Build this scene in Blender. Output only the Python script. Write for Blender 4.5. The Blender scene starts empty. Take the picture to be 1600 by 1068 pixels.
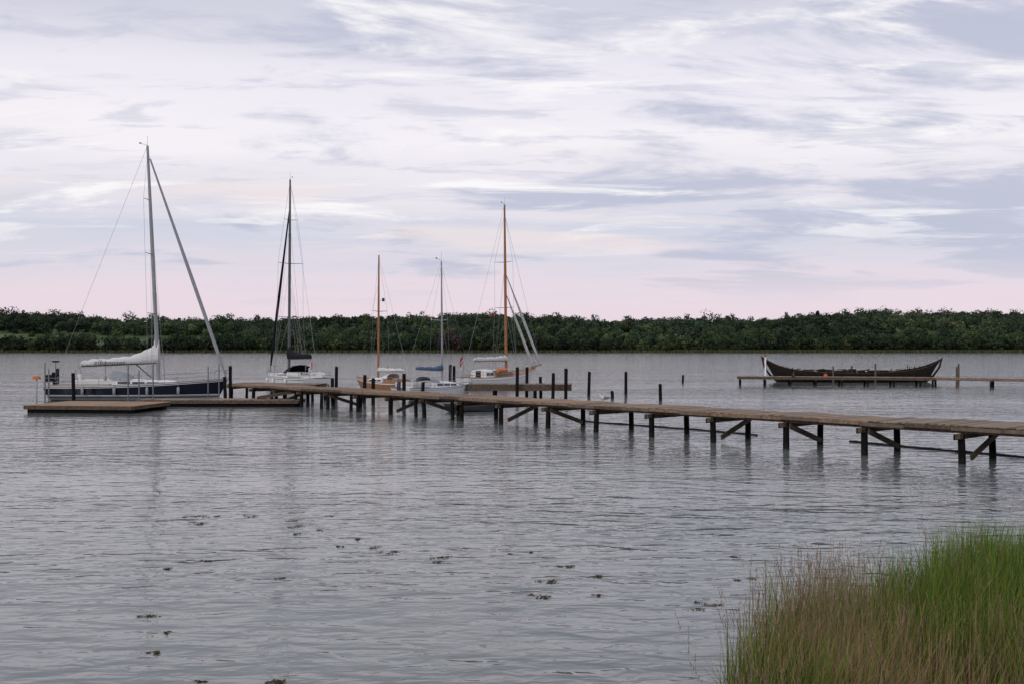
import bpy, math, random
import numpy as np
from mathutils import Vector, Matrix
random.seed(7); rng=np.random.default_rng(7)
scene=bpy.context.scene
F=1556.0; CAMH=4.0
def bx(px,d): return (px-800)/F*d      # lateral offset of a surveyed bearing at distance d

# ------------------------------------------------------------------ materials
def nd(nt,t,**k):
    n=nt.nodes.new(t)
    for a,b in k.items(): setattr(n,a,b)
    return n
MATS={}
def mat(name,col,rough=0.6,var=0.25,scale=3.0,stretch=(1,1,1),metal=0.0,bump=0.0,col2=None,spec=0.5,detail=5):
    if name in MATS: return MATS[name]
    m=bpy.data.materials.new(name); m.use_nodes=True; nt=m.node_tree
    b=nt.nodes['Principled BSDF']; b.inputs['Roughness'].default_value=rough; b.inputs['Metallic'].default_value=metal
    b.inputs['Specular IOR Level'].default_value=spec
    tc=nd(nt,'ShaderNodeTexCoord'); mp=nd(nt,'ShaderNodeMapping'); mp.inputs['Scale'].default_value=stretch
    nt.links.new(tc.outputs['Object'],mp.inputs['Vector'])
    n=nd(nt,'ShaderNodeTexNoise'); n.inputs['Scale'].default_value=scale; n.inputs['Detail'].default_value=detail
    n.inputs['Roughness'].default_value=0.65
    nt.links.new(mp.outputs[0],n.inputs['Vector'])
    r=nd(nt,'ShaderNodeValToRGB'); c2=col2 or tuple(c*(1-var*1.6) for c in col)
    r.color_ramp.elements[0].position=0.3; r.color_ramp.elements[1].position=0.7
    r.color_ramp.elements[0].color=(*c2,1); r.color_ramp.elements[1].color=(*[min(1,c*(1+var*0.5)) for c in col],1)
    nt.links.new(n.outputs['Fac'],r.inputs['Fac']); nt.links.new(r.outputs['Color'],b.inputs['Base Color'])
    if bump>0:
        bm=nd(nt,'ShaderNodeBump'); bm.inputs['Strength'].default_value=0.6; bm.inputs['Distance'].default_value=bump
        nt.links.new(n.outputs['Fac'],bm.inputs['Height']); nt.links.new(bm.outputs[0],b.inputs['Normal'])
    MATS[name]=m; return m
PLA=mat('plank_grey',(0.30,0.24,0.185),0.85,0.35,2.5,(1,6,1),bump=0.004,spec=.25)
PLB=mat('plank_brown',(0.38,0.26,0.175),0.85,0.35,2.5,(1,6,1),bump=0.004,spec=.25)
PLC=mat('plank_dark',(0.19,0.145,0.11),0.85,0.35,2.5,(1,6,1),bump=0.004,spec=.25)
PLN=mat('plank_new',(0.44,0.27,0.15),0.8,0.25,2.5,(6,1,1),bump=0.004,spec=.25)
BEAM=mat('beam_wood',(0.13,0.095,0.07),0.85,0.4,1.5,(5,1,4),bump=0.006,spec=.2)
EDGE=mat('edge_board',(0.28,0.195,0.135),0.85,0.4,1.5,(4,1,4),bump=0.004,spec=.25)
PILE=mat('tarred_pile',(0.012,0.010,0.010),0.85,0.4,3,(4,4,1),bump=0.01,spec=.12)
PILEW=mat('wet_pile',(0.012,0.013,0.009),0.6,0.5,6,bump=0.01,spec=.2)
WHITE=mat('white_gelcoat',(0.76,0.76,0.75),0.25,0.05,1.5)
DECKW=mat('deck_white',(0.64,0.63,0.60),0.6,0.1,2)
NAVY=mat('navy_gelcoat',(0.010,0.013,0.028),0.12,0.2,1,spec=.35)
GREYH=mat('hull_reflection_paint',(0.33,0.35,0.38),0.25,0.15,2,(0.5,1,6))  # pale grey painted on as the water mirrored in the glossy navy hull
ANTIF=mat('antifoul',(0.03,0.03,0.05),0.7,0.3,3)
TEAK=mat('teak',(0.36,0.18,0.08),0.55,0.3,4,(1,6,1))
VARN=mat('varnished_spar',(0.36,0.14,0.045),0.3,0.2,3,(6,6,1))
ALU=mat('aluminium_spar',(0.30,0.31,0.32),0.4,0.12,2,metal=0.3)
ALUD=mat('dark_spar',(0.10,0.105,0.11),0.4,0.12,2,metal=0.3)
STEEL=mat('steel_wire',(0.28,0.29,0.30),0.35,0.1,2,metal=0.5)
SAILW=mat('sail_white',(0.68,0.68,0.68),0.8,0.15,1.5,(1,1,3),bump=0.03)
SAILG=mat('sail_grey',(0.31,0.32,0.34),0.8,0.15,1.5,(1,1,3))
BLACKC=mat('black_canvas',(0.012,0.013,0.016),0.85,0.3,3,bump=0.02,spec=.2)
BLUEC=mat('blue_canvas',(0.09,0.16,0.25),0.8,0.3,3,bump=0.02)
GLASS=mat('smoked_window',(0.015,0.018,0.022),0.08,0.2,2)
RED=mat('red_paint',(0.50,0.03,0.025),0.6,0.15,3)
ORANGE=mat('orange_plastic',(0.60,0.16,0.03),0.5,0.15,3)
TAR=mat('tarred_oak',(0.026,0.019,0.015),0.75,0.45,2,(1,1,5),bump=0.02,spec=.2)
TARL=mat('weathered_oak',(0.075,0.05,0.035),0.85,0.5,3,bump=0.02,spec=.2)
RUBBER=mat('grey_rubber',(0.05,0.055,0.06),0.6,0.2,3)
INK=mat('lettering_ink',(0.04,0.045,0.07),0.7,0.1,3)
GW=mat('gull_white',(0.7,0.69,0.67),0.8,0.08,20); GG=mat('gull_grey',(0.22,0.23,0.25),0.8,0.15,20)
GY=mat('gull_bill',(0.5,0.33,0.05),0.5,0.1,20)

# ------------------------------------------------------------------ mesh builder
class MB:
    def __init__(s): s.v=[];s.f=[];s.m=[];s.sm=[];s.slots=[]
    def slot(s,m):
        if m not in s.slots: s.slots.append(m)
        return s.slots.index(m)
    def add(s,vs,fs,m,smooth=False):
        o=len(s.v); s.v+= [tuple(v) for v in vs]; k=s.slot(m)
        for f in fs: s.f.append([o+i for i in f]); s.m.append(k); s.sm.append(smooth)
    def box(s,c,d,m,rz=0,ry=0):
        M=Matrix.Translation(c)@Matrix.Rotation(rz,4,'Z')@Matrix.Rotation(ry,4,'Y')
        vs=[M@Vector((x*d[0]/2,y*d[1]/2,z*d[2]/2)) for x in(-1,1) for y in(-1,1) for z in(-1,1)]
        s.add(vs,[(0,1,3,2),(4,6,7,5),(0,4,5,1),(2,3,7,6),(0,2,6,4),(1,5,7,3)],m)
    def beam(s,p,q,w,h,m):
        p=Vector(p);q=Vector(q);d=(q-p).normalized(); up=Vector((0,0,1))
        a=d.cross(up)
        a=a.normalized() if a.length>1e-4 else Vector((1,0,0)); b=a.cross(d)
        vs=[]
        for e in(p,q):
            for i,j in((-1,-1),(1,-1),(1,1),(-1,1)): vs.append(e+a*w/2*i+b*h/2*j)
        s.add(vs,[(3,2,1,0),(4,5,6,7),(0,1,5,4),(1,2,6,5),(2,3,7,6),(3,0,4,7)],m)
    def path(s,pts,rs,m,n=8,sc=(1,1)):
        pts=[Vector(p) for p in pts]
        if not hasattr(rs,'__len__'): rs=[rs]*len(pts)
        rings=[]
        for i,p in enumerate(pts):
            d=(pts[min(i+1,len(pts)-1)]-pts[max(i-1,0)]).normalized()
            ref=Vector((0,0,1)) if abs(d.z)<0.9 else Vector((0,1,0))
            a=d.cross(ref).normalized(); b=a.cross(d)
            rings.append([p+(a*math.cos(2*math.pi*k/n)*sc[0]+b*math.sin(2*math.pi*k/n)*sc[1])*rs[i] for k in range(n)])
        s.loft(rings,m,True,True)
    def tube(s,p,q,r,m,r2=None,n=8): s.path([p,q],[r,r if r2 is None else r2],m,n)
    def loft(s,rings,m,closed=True,caps=False,smooth=True):
        n=len(rings[0]); vs=[v for r in rings for v in r]; fs=[]
        for i in range(len(rings)-1):
            for k in range(n if closed else n-1):
                k2=(k+1)%n; fs.append((i*n+k,i*n+k2,(i+1)*n+k2,(i+1)*n+k))
        s.add(vs,fs,m,smooth)
        if caps:
            s.add(rings[0],[tuple(range(n))[::-1]],m); s.add(rings[-1],[tuple(range(n))],m)
    def build(s,name,loc=(0,0,0),rz=0,parent=None):
        me=bpy.data.meshes.new(name); me.from_pydata(s.v,[],s.f)
        for m in s.slots: me.materials.append(m)
        me.polygons.foreach_set('material_index',s.m); me.polygons.foreach_set('use_smooth',s.sm); me.update()
        o=bpy.data.objects.new(name,me); o.location=loc; o.rotation_euler=(0,0,rz); scene.collection.objects.link(o)
        if parent: o.parent=parent
        return o

def npmesh(name,V,nper,mats,cols=None):
    V=np.asarray(V,dtype=np.float32).reshape(-1,3); nf=len(V)//nper
    me=bpy.data.meshes.new(name); me.vertices.add(len(V)); me.vertices.foreach_set('co',V.ravel())
    me.loops.add(nf*nper); me.loops.foreach_set('vertex_index',np.arange(nf*nper,dtype=np.int32))
    me.polygons.add(nf); me.polygons.foreach_set('loop_start',np.arange(0,nf*nper,nper,dtype=np.int32))
    for m in mats: me.materials.append(m)
    me.update(calc_edges=True)
    if cols is not None:
        a=me.color_attributes.new('Col','FLOAT_COLOR','POINT')
        c=np.ones((len(V),4),dtype=np.float32); c[:,:3]=cols; a.data.foreach_set('color',c.ravel())
    me.validate()
    o=bpy.data.objects.new(name,me); scene.collection.objects.link(o); return o

def leafmat(name,trans=0.3):
    m=bpy.data.materials.new(name); m.use_nodes=True; nt=m.node_tree; nt.nodes.clear()
    a=nd(nt,'ShaderNodeAttribute',attribute_name='Col'); d=nd(nt,'ShaderNodeBsdfDiffuse'); t=nd(nt,'ShaderNodeBsdfTranslucent')
    x=nd(nt,'ShaderNodeMixShader'); x.inputs[0].default_value=trans; o=nd(nt,'ShaderNodeOutputMaterial')
    nt.links.new(a.outputs['Color'],d.inputs['Color']); nt.links.new(a.outputs['Color'],t.inputs['Color'])
    nt.links.new(d.outputs[0],x.inputs[1]); nt.links.new(t.outputs[0],x.inputs[2]); nt.links.new(x.outputs[0],o.inputs[0]); return m

# ------------------------------------------------------------------ terrain
SX=[-400,-20,0,1.3,2.3,3.3,4.4,5.2,6.2,7.2,8.2,11,16,30,60,400]
SY=[8,7.6,7.2,7.8,11.3,12.8,13.5,13.6,14.9,15.6,15.0,15.4,16.5,21,30,60]
def shore(x): return np.interp(x,SX,SY)
def vn(x,y,s,seed=0):
    return (np.sin(x/s*1.3+seed)+np.sin(y/s*1.7+seed*2.1)+np.sin((x+y)/s*0.9+seed*0.7)+np.sin((x-1.6*y)/s*2.1+seed*3.3)*0.6)/3.6
def sst(t): t=np.clip(t,0,1); return t*t*(3-2*t)
def H(x,y):
    x=np.asarray(x,float);y=np.asarray(y,float)
    dn=shore(x)-y
    near=np.where(dn>0,0.05+0.03*np.minimum(dn,8)+2.1*sst((7.0-y)/5.5)*sst(dn/3),np.maximum(-2.0,dn*0.35))
    near=near+0.04*vn(x,y,0.8,2)*(dn>0)
    dy=y-800-7*vn(x,0*y,70,1)
    top=20.5+5.0*vn(x,0*y,85,3)+3.0*vn(x,y,34,8)+5.0*sst((x-230)/150)+3.5*sst((-x-330)/160)
    far=np.clip(dy*0.12,-2,0.9)+top*sst((dy-8)/190)
    return np.where(y>400,far,near)
xs=3*np.sinh(np.linspace(-7.7,7.7,301))
ys=np.concatenate([np.linspace(-3000,-40,14),np.arange(-30,30,0.4),np.linspace(32,780,20),np.arange(784,1120,6.0),np.linspace(1160,6000,20)])
XX,YY=np.meshgrid(xs,ys); ZZ=H(XX,YY)
V=np.stack([XX,YY,ZZ],-1).reshape(-1,3); nx=len(xs);ny=len(ys)
i,j=np.meshgrid(np.arange(nx-1),np.arange(ny-1)); a=(j*nx+i).ravel()
me=bpy.data.meshes.new('ground'); me.from_pydata(V.tolist(),[],np.stack([a,a+1,a+nx+1,a+nx],-1).tolist())
me.polygons.foreach_set('use_smooth',[True]*len(me.polygons))
gm=bpy.data.materials.new('ground_soil_meadow'); gm.use_nodes=True; nt=gm.node_tree; b=nt.nodes['Principled BSDF']; b.inputs['Roughness'].default_value=0.95
tc=nd(nt,'ShaderNodeTexCoord'); sp=nd(nt,'ShaderNodeSeparateXYZ'); nt.links.new(tc.outputs['Object'],sp.inputs[0])
def ramp(nt,stops):
    r=nd(nt,'ShaderNodeValToRGB'); e=r.color_ramp.elements
    while len(e)<len(stops): e.new(0.5)
    for k,(p,c) in enumerate(stops): e[k].position=p; e[k].color=(*c,1)
    return r
n1=nd(nt,'ShaderNodeTexNoise'); n1.inputs['Scale'].default_value=3; n1.inputs['Detail'].default_value=8; nt.links.new(tc.outputs['Object'],n1.inputs['Vector'])
n2=nd(nt,'ShaderNodeTexNoise'); n2.inputs['Scale'].default_value=0.03; n2.inputs['Detail'].default_value=8; nt.links.new(tc.outputs['Object'],n2.inputs['Vector'])
r1=ramp(nt,[(0.3,(0.025,0.022,0.012)),(0.7,(0.07,0.06,0.03))]); r2=ramp(nt,[(0.35,(0.045,0.075,0.022)),(0.65,(0.11,0.14,0.05))])
nt.links.new(n1.outputs['Fac'],r1.inputs[0]); nt.links.new(n2.outputs['Fac'],r2.inputs[0])
mr=nd(nt,'ShaderNodeMapRange'); mr.inputs['From Min'].default_value=100; mr.inputs['From Max'].default_value=500; nt.links.new(sp.outputs['Y'],mr.inputs[0])
mx=nd(nt,'ShaderNodeMixRGB'); nt.links.new(mr.outputs[0],mx.inputs[0]); nt.links.new(r1.outputs[0],mx.inputs[1]); nt.links.new(r2.outputs[0],mx.inputs[2]); nt.links.new(mx.outputs[0],b.inputs['Base Color'])
me.materials.append(gm); o=bpy.data.objects.new('ground',me); scene.collection.objects.link(o)

# ------------------------------------------------------------------ water
me=bpy.data.meshes.new('water'); me.from_pydata([(-3000,-300,0),(3000,-300,0),(3000,1500,0),(-3000,1500,0)],[],[(0,1,2,3)])
wm=bpy.data.materials.new('lake_water'); wm.use_nodes=True; nt=wm.node_tree; b=nt.nodes['Principled BSDF']
b.inputs['Base Color'].default_value=(0.168,0.182,0.172,1); b.inputs['Roughness'].default_value=0.055; b.inputs['IOR'].default_value=1.40
tc=nd(nt,'ShaderNodeTexCoord')
def wn(scale,stretch,rot,detail,dist=0.0,rough=0.5):
    mp=nd(nt,'ShaderNodeMapping'); mp.inputs['Scale'].default_value=stretch; mp.inputs['Rotation'].default_value=(0,0,rot)
    nt.links.new(tc.outputs['Object'],mp.inputs[0]); n=nd(nt,'ShaderNodeTexNoise'); n.inputs['Scale'].default_value=scale; n.inputs['Detail'].default_value=detail
    n.inputs['Distortion'].default_value=dist; n.inputs['Roughness'].default_value=rough
    nt.links.new(mp.outputs[0],n.inputs['Vector']); return n.outputs['Fac']
def mth(op,a,b=None,c=None):
    m=nd(nt,'ShaderNodeMath',operation=op)
    for k,v in enumerate((a,b,c)):
        if v is None: continue
        if isinstance(v,(int,float)): m.inputs[k].default_value=v
        else: nt.links.new(v,m.inputs[k])
    return m.outputs[0]
h=mth('ADD',mth('MULTIPLY',wn(1.25,(0.55,1.4,1),0.22,1.5,0.5),1.15),mth('MULTIPLY',wn(3.0,(0.6,1.3,1),-0.25,2,0.6),0.55))
h=mth('ADD',h,mth('MULTIPLY',wn(9,(0.7,1.2,1),0.1,2,0.2),0.05))
h=mth('ADD',h,mth('MULTIPLY',wn(0.35,(0.6,1.2,1),0.3,2),1.2))
patch=mth('MULTIPLY_ADD',wn(0.06,(0.3,1.3,1),0.12,4),2.4,-0.45)
h=mth('MULTIPLY',h,mth('MINIMUM',mth('MAXIMUM',patch,0.42),1.1))
bm=nd(nt,'ShaderNodeBump'); bm.inputs['Strength'].default_value=1.0; bm.inputs['Distance'].default_value=0.075
nt.links.new(h,bm.inputs['Height']); nt.links.new(bm.outputs[0],b.inputs['Normal'])
me.materials.append(wm); o=bpy.data.objects.new('water',me); scene.collection.objects.link(o)

# ------------------------------------------------------------------ far forest
def az_of(X,Y): return X/Y*F+800
def forest():
    N0=9000
    X=rng.uniform(-620,640,N0); u=rng.random(N0)
    Y=np.where(u<.16,804+rng.random(N0)*14,np.where(u<.45,rng.uniform(960,1030,N0),803+rng.random(N0)*190))
    Y=Y+7*vn(X,0*Y,70,1); az=az_of(X,Y)
    keep=np.ones(N0,bool)
    meadow=(az<380)&(Y>830)&(Y<925); keep&=~(meadow&(rng.random(N0)<0.88))
    mead2=(az>1050)&(az<1500)&(Y>822)&(Y<890)&(vn(X,Y,40,5)>0.05); keep&=~(mead2&(rng.random(N0)<0.75))
    X=X[keep];Y=Y[keep]; X=X[:4300];Y=Y[:4300]; N=len(X); az=az_of(X,Y)
    hgt=rng.uniform(9.5,15,N)*(1+0.25*vn(X,Y,45,9)+.16*vn(X,Y,17,4)); fr=Y<826
    hgt=np.where(fr&(rng.random(N)<0.35),hgt*0.55,hgt)
    hgt=np.where((az<380)&(Y>830)&(Y<925),hgt*0.4,hgt)
    hgt=np.where(rng.random(N)<0.07,hgt*1.3,hgt)
    ex=[(1305,870,26),(1290,875,24),(1318,872,22),(1275,880,21),(1570,860,28),(1555,865,26),(1585,870,25),(1600,868,25),(1540,872,22),(1104,990,23),(1140,990,21),(182,820,20),(200,985,20),(210,980,19),(20,960,20),(8,962,20),(35,958,18),(60,965,17),(1430,900,20),(1445,905,19),(1480,890,20),(1400,905,19),(980,990,18),(700,985,18),(640,990,17),(165,822,18),(1230,940,20),(240,985,18),(860,985,18),(530,990,18)]
    X=np.append(X,[bx(e[0],e[1]) for e in ex]);Y=np.append(Y,[e[1] for e in ex]);hgt=np.append(hgt,[e[2] for e in ex]);N=len(X)
    Z=H(X,Y); C=11; Q=24
    w=hgt*rng.uniform(0.42,0.62,N); con=rng.random(N)<0.06
    u=rng.random((N,C)); th=rng.random((N,C))*2*np.pi
    rad=np.sqrt(rng.random((N,C)))*np.sin(np.pi*np.clip(u*0.75+0.18,0,1))*0.72
    rad=np.where(con[:,None],rad*0.35*(1.2-u),rad)
    cx=X[:,None]+np.cos(th)*rad*w[:,None]; cy=Y[:,None]+np.sin(th)*rad*w[:,None]; cz=Z[:,None]+hgt[:,None]*(0.08+0.76*u)
    cr=w[:,None]*rng.uniform(0.3,0.52,(N,C)); cr=np.where(con[:,None],cr*0.5,cr)
    d=rng.normal(size=(N,C,Q,3)); d/=np.linalg.norm(d,axis=-1,keepdims=True)
    P=np.stack([cx,cy,cz],-1)[:,:,None,:]+d*cr[:,:,None,None]*rng.uniform(0.75,1.05,(N,C,Q,1))*np.array([1,1,0.8])
    nrm=d+rng.normal(size=d.shape)*0.3; nrm/=np.linalg.norm(nrm,axis=-1,keepdims=True)
    t=np.cross(nrm,rng.normal(size=d.shape)); t/=np.linalg.norm(t,axis=-1,keepdims=True); bb=np.cross(nrm,t)
    s=rng.uniform(0.55,1.1,(N,C,Q,1))
    quad=np.stack([P+t*s,P+bb*s*0.8,P-t*s,P-bb*s*0.8],-2)
    base=np.array([[0.050,0.078,0.032],[0.068,0.096,0.038],[0.031,0.055,0.028],[0.100,0.125,0.050],[0.064,0.072,0.043]])[rng.choice(5,N,p=[.28,.27,.22,.16,.07])]
    base=np.where(con[:,None],np.array([0.024,0.040,0.026]),base)
    base=base*(0.90+0.5*vn(X,Y,50,4))[:,None]
    az=az_of(X,Y)
    pale=(az<380)&(Y<925)&(Y>826); base=np.where(pale[:,None],base*1.5,base)  # meadow growth at the left is a lighter green
    red=(np.abs(az-705)<22)&(Y<850); base=np.where(red[:,None],np.array([0.070,0.05,0.045]),base)
    hz=((Y-650)/900)[:,None]; base=base*(1-hz*.45)+np.array([0.095,0.12,0.135])*hz*.45  # haze painted into the leaf colour, bluer with distance
    col=base[:,None,None,:]*rng.uniform(0.72,1.25,(N,C,1,1))*rng.uniform(0.85,1.15,(N,C,Q,1))*(0.60+0.6*u)[:,:,None,None]  # light from above painted in: clumps get lighter towards the crown top
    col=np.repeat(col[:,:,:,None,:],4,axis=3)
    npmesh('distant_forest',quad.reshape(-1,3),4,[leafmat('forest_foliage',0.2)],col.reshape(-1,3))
forest()
n=30000; X=rng.uniform(-500,560,n); k=(X>130)|(rng.random(n)<0.25); X=X[k]; n=len(X)
Y=798+rng.random(n)*5+7*vn(X,0*X,70,1); hh=rng.uniform(1.2,2.6,n); th=rng.random(n)*np.pi; w=0.35
dx=np.cos(th)*w; dy=np.sin(th)*w; z0=np.full(n,-0.2); lean=rng.normal(size=n)*0.2
Q=np.stack([np.stack([X-dx,Y-dy,z0],-1),np.stack([X+dx,Y+dy,z0],-1),np.stack([X+dx*.6+lean,Y+dy*.6,hh],-1),np.stack([X-dx*.6+lean,Y-dy*.6,hh*.93],-1)],1)
c=np.array([0.12,0.125,0.06])*rng.uniform(0.6,1.25,(n,1)); npmesh('distant_reeds',Q.reshape(-1,3),4,[leafmat('far_reed_leaf',0.2)],np.repeat(c,4,axis=0))

def house(px,d,w,name):
    m=MB(); wall=mat('house_brick',(0.30,0.16,0.11),0.9,0.2,4); roof=mat('roof_tile',(0.22,0.11,0.075),0.85,0.2,4); win=GLASS
    m.box((0,0,2.2),(w,7,4.4),wall)
    m.add([(-w/2-.4,-4,4.3),(w/2+.4,-4,4.3),(w/2+.4,0,7.6),(-w/2-.4,0,7.6)],[(0,1,2,3)],roof); m.add([(-w/2-.4,4,4.3),(w/2+.4,4,4.3),(w/2+.4,0,7.6),(-w/2-.4,0,7.6)],[(0,3,2,1)],roof)
    for sx in(-1,1): m.add([(sx*w/2,-3.5,4.4),(sx*w/2,3.5,4.4),(sx*w/2,0,7.3)],[(0,1,2)],wall)
    for k in range(5): m.box((-w/2+w*(k+.5)/5,-3.52,2.6),(1.1,0.1,1.3),win)
    m.box((w*.2,0,7.6),(0.8,0.8,1.6),wall)
    x=bx(px,d); m.build(name,(x,d,float(H(x,d))+1.0),0.15)
house(1332,850,11,'brick_house')

# ------------------------------------------------------------------ shore grass
def blades(X,Y,Z,hgt,wid,lean,col,coltip,seg=4,ld=None):
    n=len(X); th=rng.random(n)*2*np.pi
    if ld is None: ld=rng.random(n)*2*np.pi
    lx=np.cos(ld); ly=np.sin(ld); wx=np.cos(th)*wid/2; wy=np.sin(th)*wid/2
    L=[];Rr=[];T=[]
    for k in range(seg+1):
        t=k/seg; off=lean*t**1.9*hgt; z=Z-0.05+hgt*(t-0.3*(lean*t)**2); ww=(1-t**1.6)*0.94+0.05
        L.append(np.stack([X+lx*off-wx*ww,Y+ly*off-wy*ww,z],-1)); Rr.append(np.stack([X+lx*off+wx*ww,Y+ly*off+wy*ww,z],-1)); T.append(t)
    qs=[];cs=[]
    for k in range(seg):
        qs.append(np.stack([L[k],Rr[k],Rr[k+1],L[k+1]],1))
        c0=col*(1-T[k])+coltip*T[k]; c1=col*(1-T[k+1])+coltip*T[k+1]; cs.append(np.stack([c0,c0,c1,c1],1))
    return np.concatenate(qs).reshape(-1,3),np.concatenate(cs).reshape(-1,3)
def grass():
    n=270000
    X=rng.uniform(0.6,15,n);Y=rng.uniform(5.5,17,n)
    sh=shore(X)+0.35*vn(X,Y,0.5,3); edge=sh-Y
    left=X-(0.214*Y)+0.16*vn(X,Y,0.4,7)
    p=sst(edge/0.4)*sst(left/0.3)*(0.45+0.55*vn(X,Y,0.35,1)); p=p*np.where(X>9.5,0.4,1.0)
    sparse=(left<0.1)&(left>-1.6)&(Y<9.3)&(Y>6.5); p=np.where(sparse,0.045*sst((left+1.7)/1.2),p)
    k=rng.random(n)<p; X=X[k];Y=Y[k];edge=edge[k];left=left[k]; n=len(X); print('blades',n)
    Z=H(X,Y)
    g=0.26+0.62*sst((X-3.7+0.9*vn(X,Y,0.8,5))/1.3)*sst((Y-9.7+0.9*vn(X,Y,0.7,6))/2.2)+0.24*vn(X,Y,0.5,8)+0.14*vn(X,Y,0.2,3)
    g=np.where(left<0.3,0.5,g); g=np.where(left<-0.05,0.1,g)
    green=rng.random(n)<g
    clump=1+0.15*vn(X,Y,0.7,11)+0.12*vn(X,Y,0.28,2)
    hgt=np.where(green,rng.uniform(0.85,1.45,n),rng.uniform(0.7,1.38,n))*clump*(1+0.10*sst((X-5)/1.5))
    hgt*=np.where(edge<0.3,0.9,1); hgt*=np.where(left<0.3,0.85,1.0); hgt*=np.where(Y<9.0,.85,1)
    wid=np.where(green,rng.uniform(0.010,0.022,n),rng.uniform(0.005,0.010,n))
    lean=np.where(green,np.abs(rng.normal(0.18,0.17,n)),np.abs(rng.normal(0.24,0.24,n)))
    ld=np.where(rng.random(n)<.6,rng.normal(0.2,0.7,n)+.8*vn(X,Y,.6,6),rng.random(n)*6.28)
    gc=np.array([0.075,0.138,0.024])*rng.uniform(0.4,1.55,(n,1))+np.array([0.075,0.04,0.005])*rng.random((n,1))**2
    tcl=np.array([0.45,0.305,0.165])*rng.uniform(0.4,1.35,(n,1))
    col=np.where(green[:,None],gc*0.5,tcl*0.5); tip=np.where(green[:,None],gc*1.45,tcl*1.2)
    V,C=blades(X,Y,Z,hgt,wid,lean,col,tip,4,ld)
    hd=(~green)&(rng.random(n)<0.13)&(edge<2.5)|((~green)&(rng.random(n)<0.04))
    Xh=X[hd];Yh=Y[hd];Zh=Z[hd];m=len(Xh); hh=rng.uniform(1.1,1.58,m)*(1+0.1*vn(Xh,Yh,0.7,11))*np.where(Yh<9,.85,1)
    lh=np.abs(rng.normal(0.12,0.1,m)); ldh=rng.random(m)*6.28
    c=np.array([0.34,0.24,0.165])*rng.uniform(0.6,1.2,(m,1))
    V2,C2=blades(Xh,Yh,Zh,hh,np.full(m,0.005),lh,c*.8,c,4,ldh)
    K=6; t=np.linspace(0.86,1.0,K)[None,:]*np.ones((m,1)); off=(lh*hh)[:,None]*t**1.9
    P=np.stack([Xh[:,None]+np.cos(ldh)[:,None]*off,Yh[:,None]+np.sin(ldh)[:,None]*off,Zh[:,None]-.05+hh[:,None]*(t-.3*(lh[:,None]*t)**2)],-1).reshape(-1,3)
    s=rng.uniform(0.02,0.04,(len(P),1)); dd=rng.normal(size=P.shape)*np.array([.22,.22,.2])+np.array([0,0,1]); dd/=np.linalg.norm(dd,axis=1,keepdims=True)
    sd=np.cross(dd,rng.normal(size=P.shape)); sd/=np.linalg.norm(sd,axis=1,keepdims=True)
    V3=np.stack([P+dd*s,P+sd*s*.13,P-dd*s,P-sd*s*.13],1).reshape(-1,3); C3=np.repeat(np.repeat(c*0.9,K,axis=0),4,axis=0)
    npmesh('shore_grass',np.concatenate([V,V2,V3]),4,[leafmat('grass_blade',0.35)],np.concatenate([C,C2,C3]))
grass()

# ------------------------------------------------------------------ floating seaweed
SW=[(310,806,30),(310,816,36),(290,807,14),(385,806,18),(458,813,18),(462,822,22),(462,834,16),(560,842,14),(580,855,22),(607,864,32),(690,872,32),(686,878,14),(795,865,10),(828,862,9),(880,886,28),(862,908,34),(930,899,24),(853,932,40),(935,930,14),(1110,945,46),(1150,870,16),(1160,905,24),(230,962,22),(262,888,18),(325,876,22),(262,988,12),(240,1020,18),(435,1063,30),(310,1064,14),(530,853,12),(440,903,12),(515,806,14),(340,806,12),(500,828,10)]
V=[];C=[]
for px,py,w in SW:
    d=CAMH*F/(py-543); x0=bx(px,d); ww=w/F*d*0.5; n=int(16+w*2.4)
    subs=[(random.gauss(0,ww*.55),random.gauss(0,ww*.45)) for _ in range(4)]
    for _ in range(n):
        sx_,sy_=random.choice(subs); cx=x0+sx_+random.gauss(0,ww*.25); cy=d+sy_+random.gauss(0,ww*.18); z=.002+abs(random.gauss(0,.005)); a=random.random()*6.28; l=random.uniform(.012,.045); b_=l*random.uniform(.15,.4); tz=random.uniform(0,.35)*l
        ca,sa=math.cos(a),math.sin(a)
        V+=[(cx+ca*l,cy+sa*l,z+tz),(cx-sa*b_,cy+ca*b_,z),(cx-ca*l,cy-sa*l,z+.001),(cx+sa*b_,cy-ca*b_,z)]
        k=random.uniform(.6,1.4); C+=[(0.085*k,0.062*k,0.028*k)]*4
npmesh('floating_seaweed',V,4,[leafmat('seaweed_frond',0.15)],np.array(C))

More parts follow.
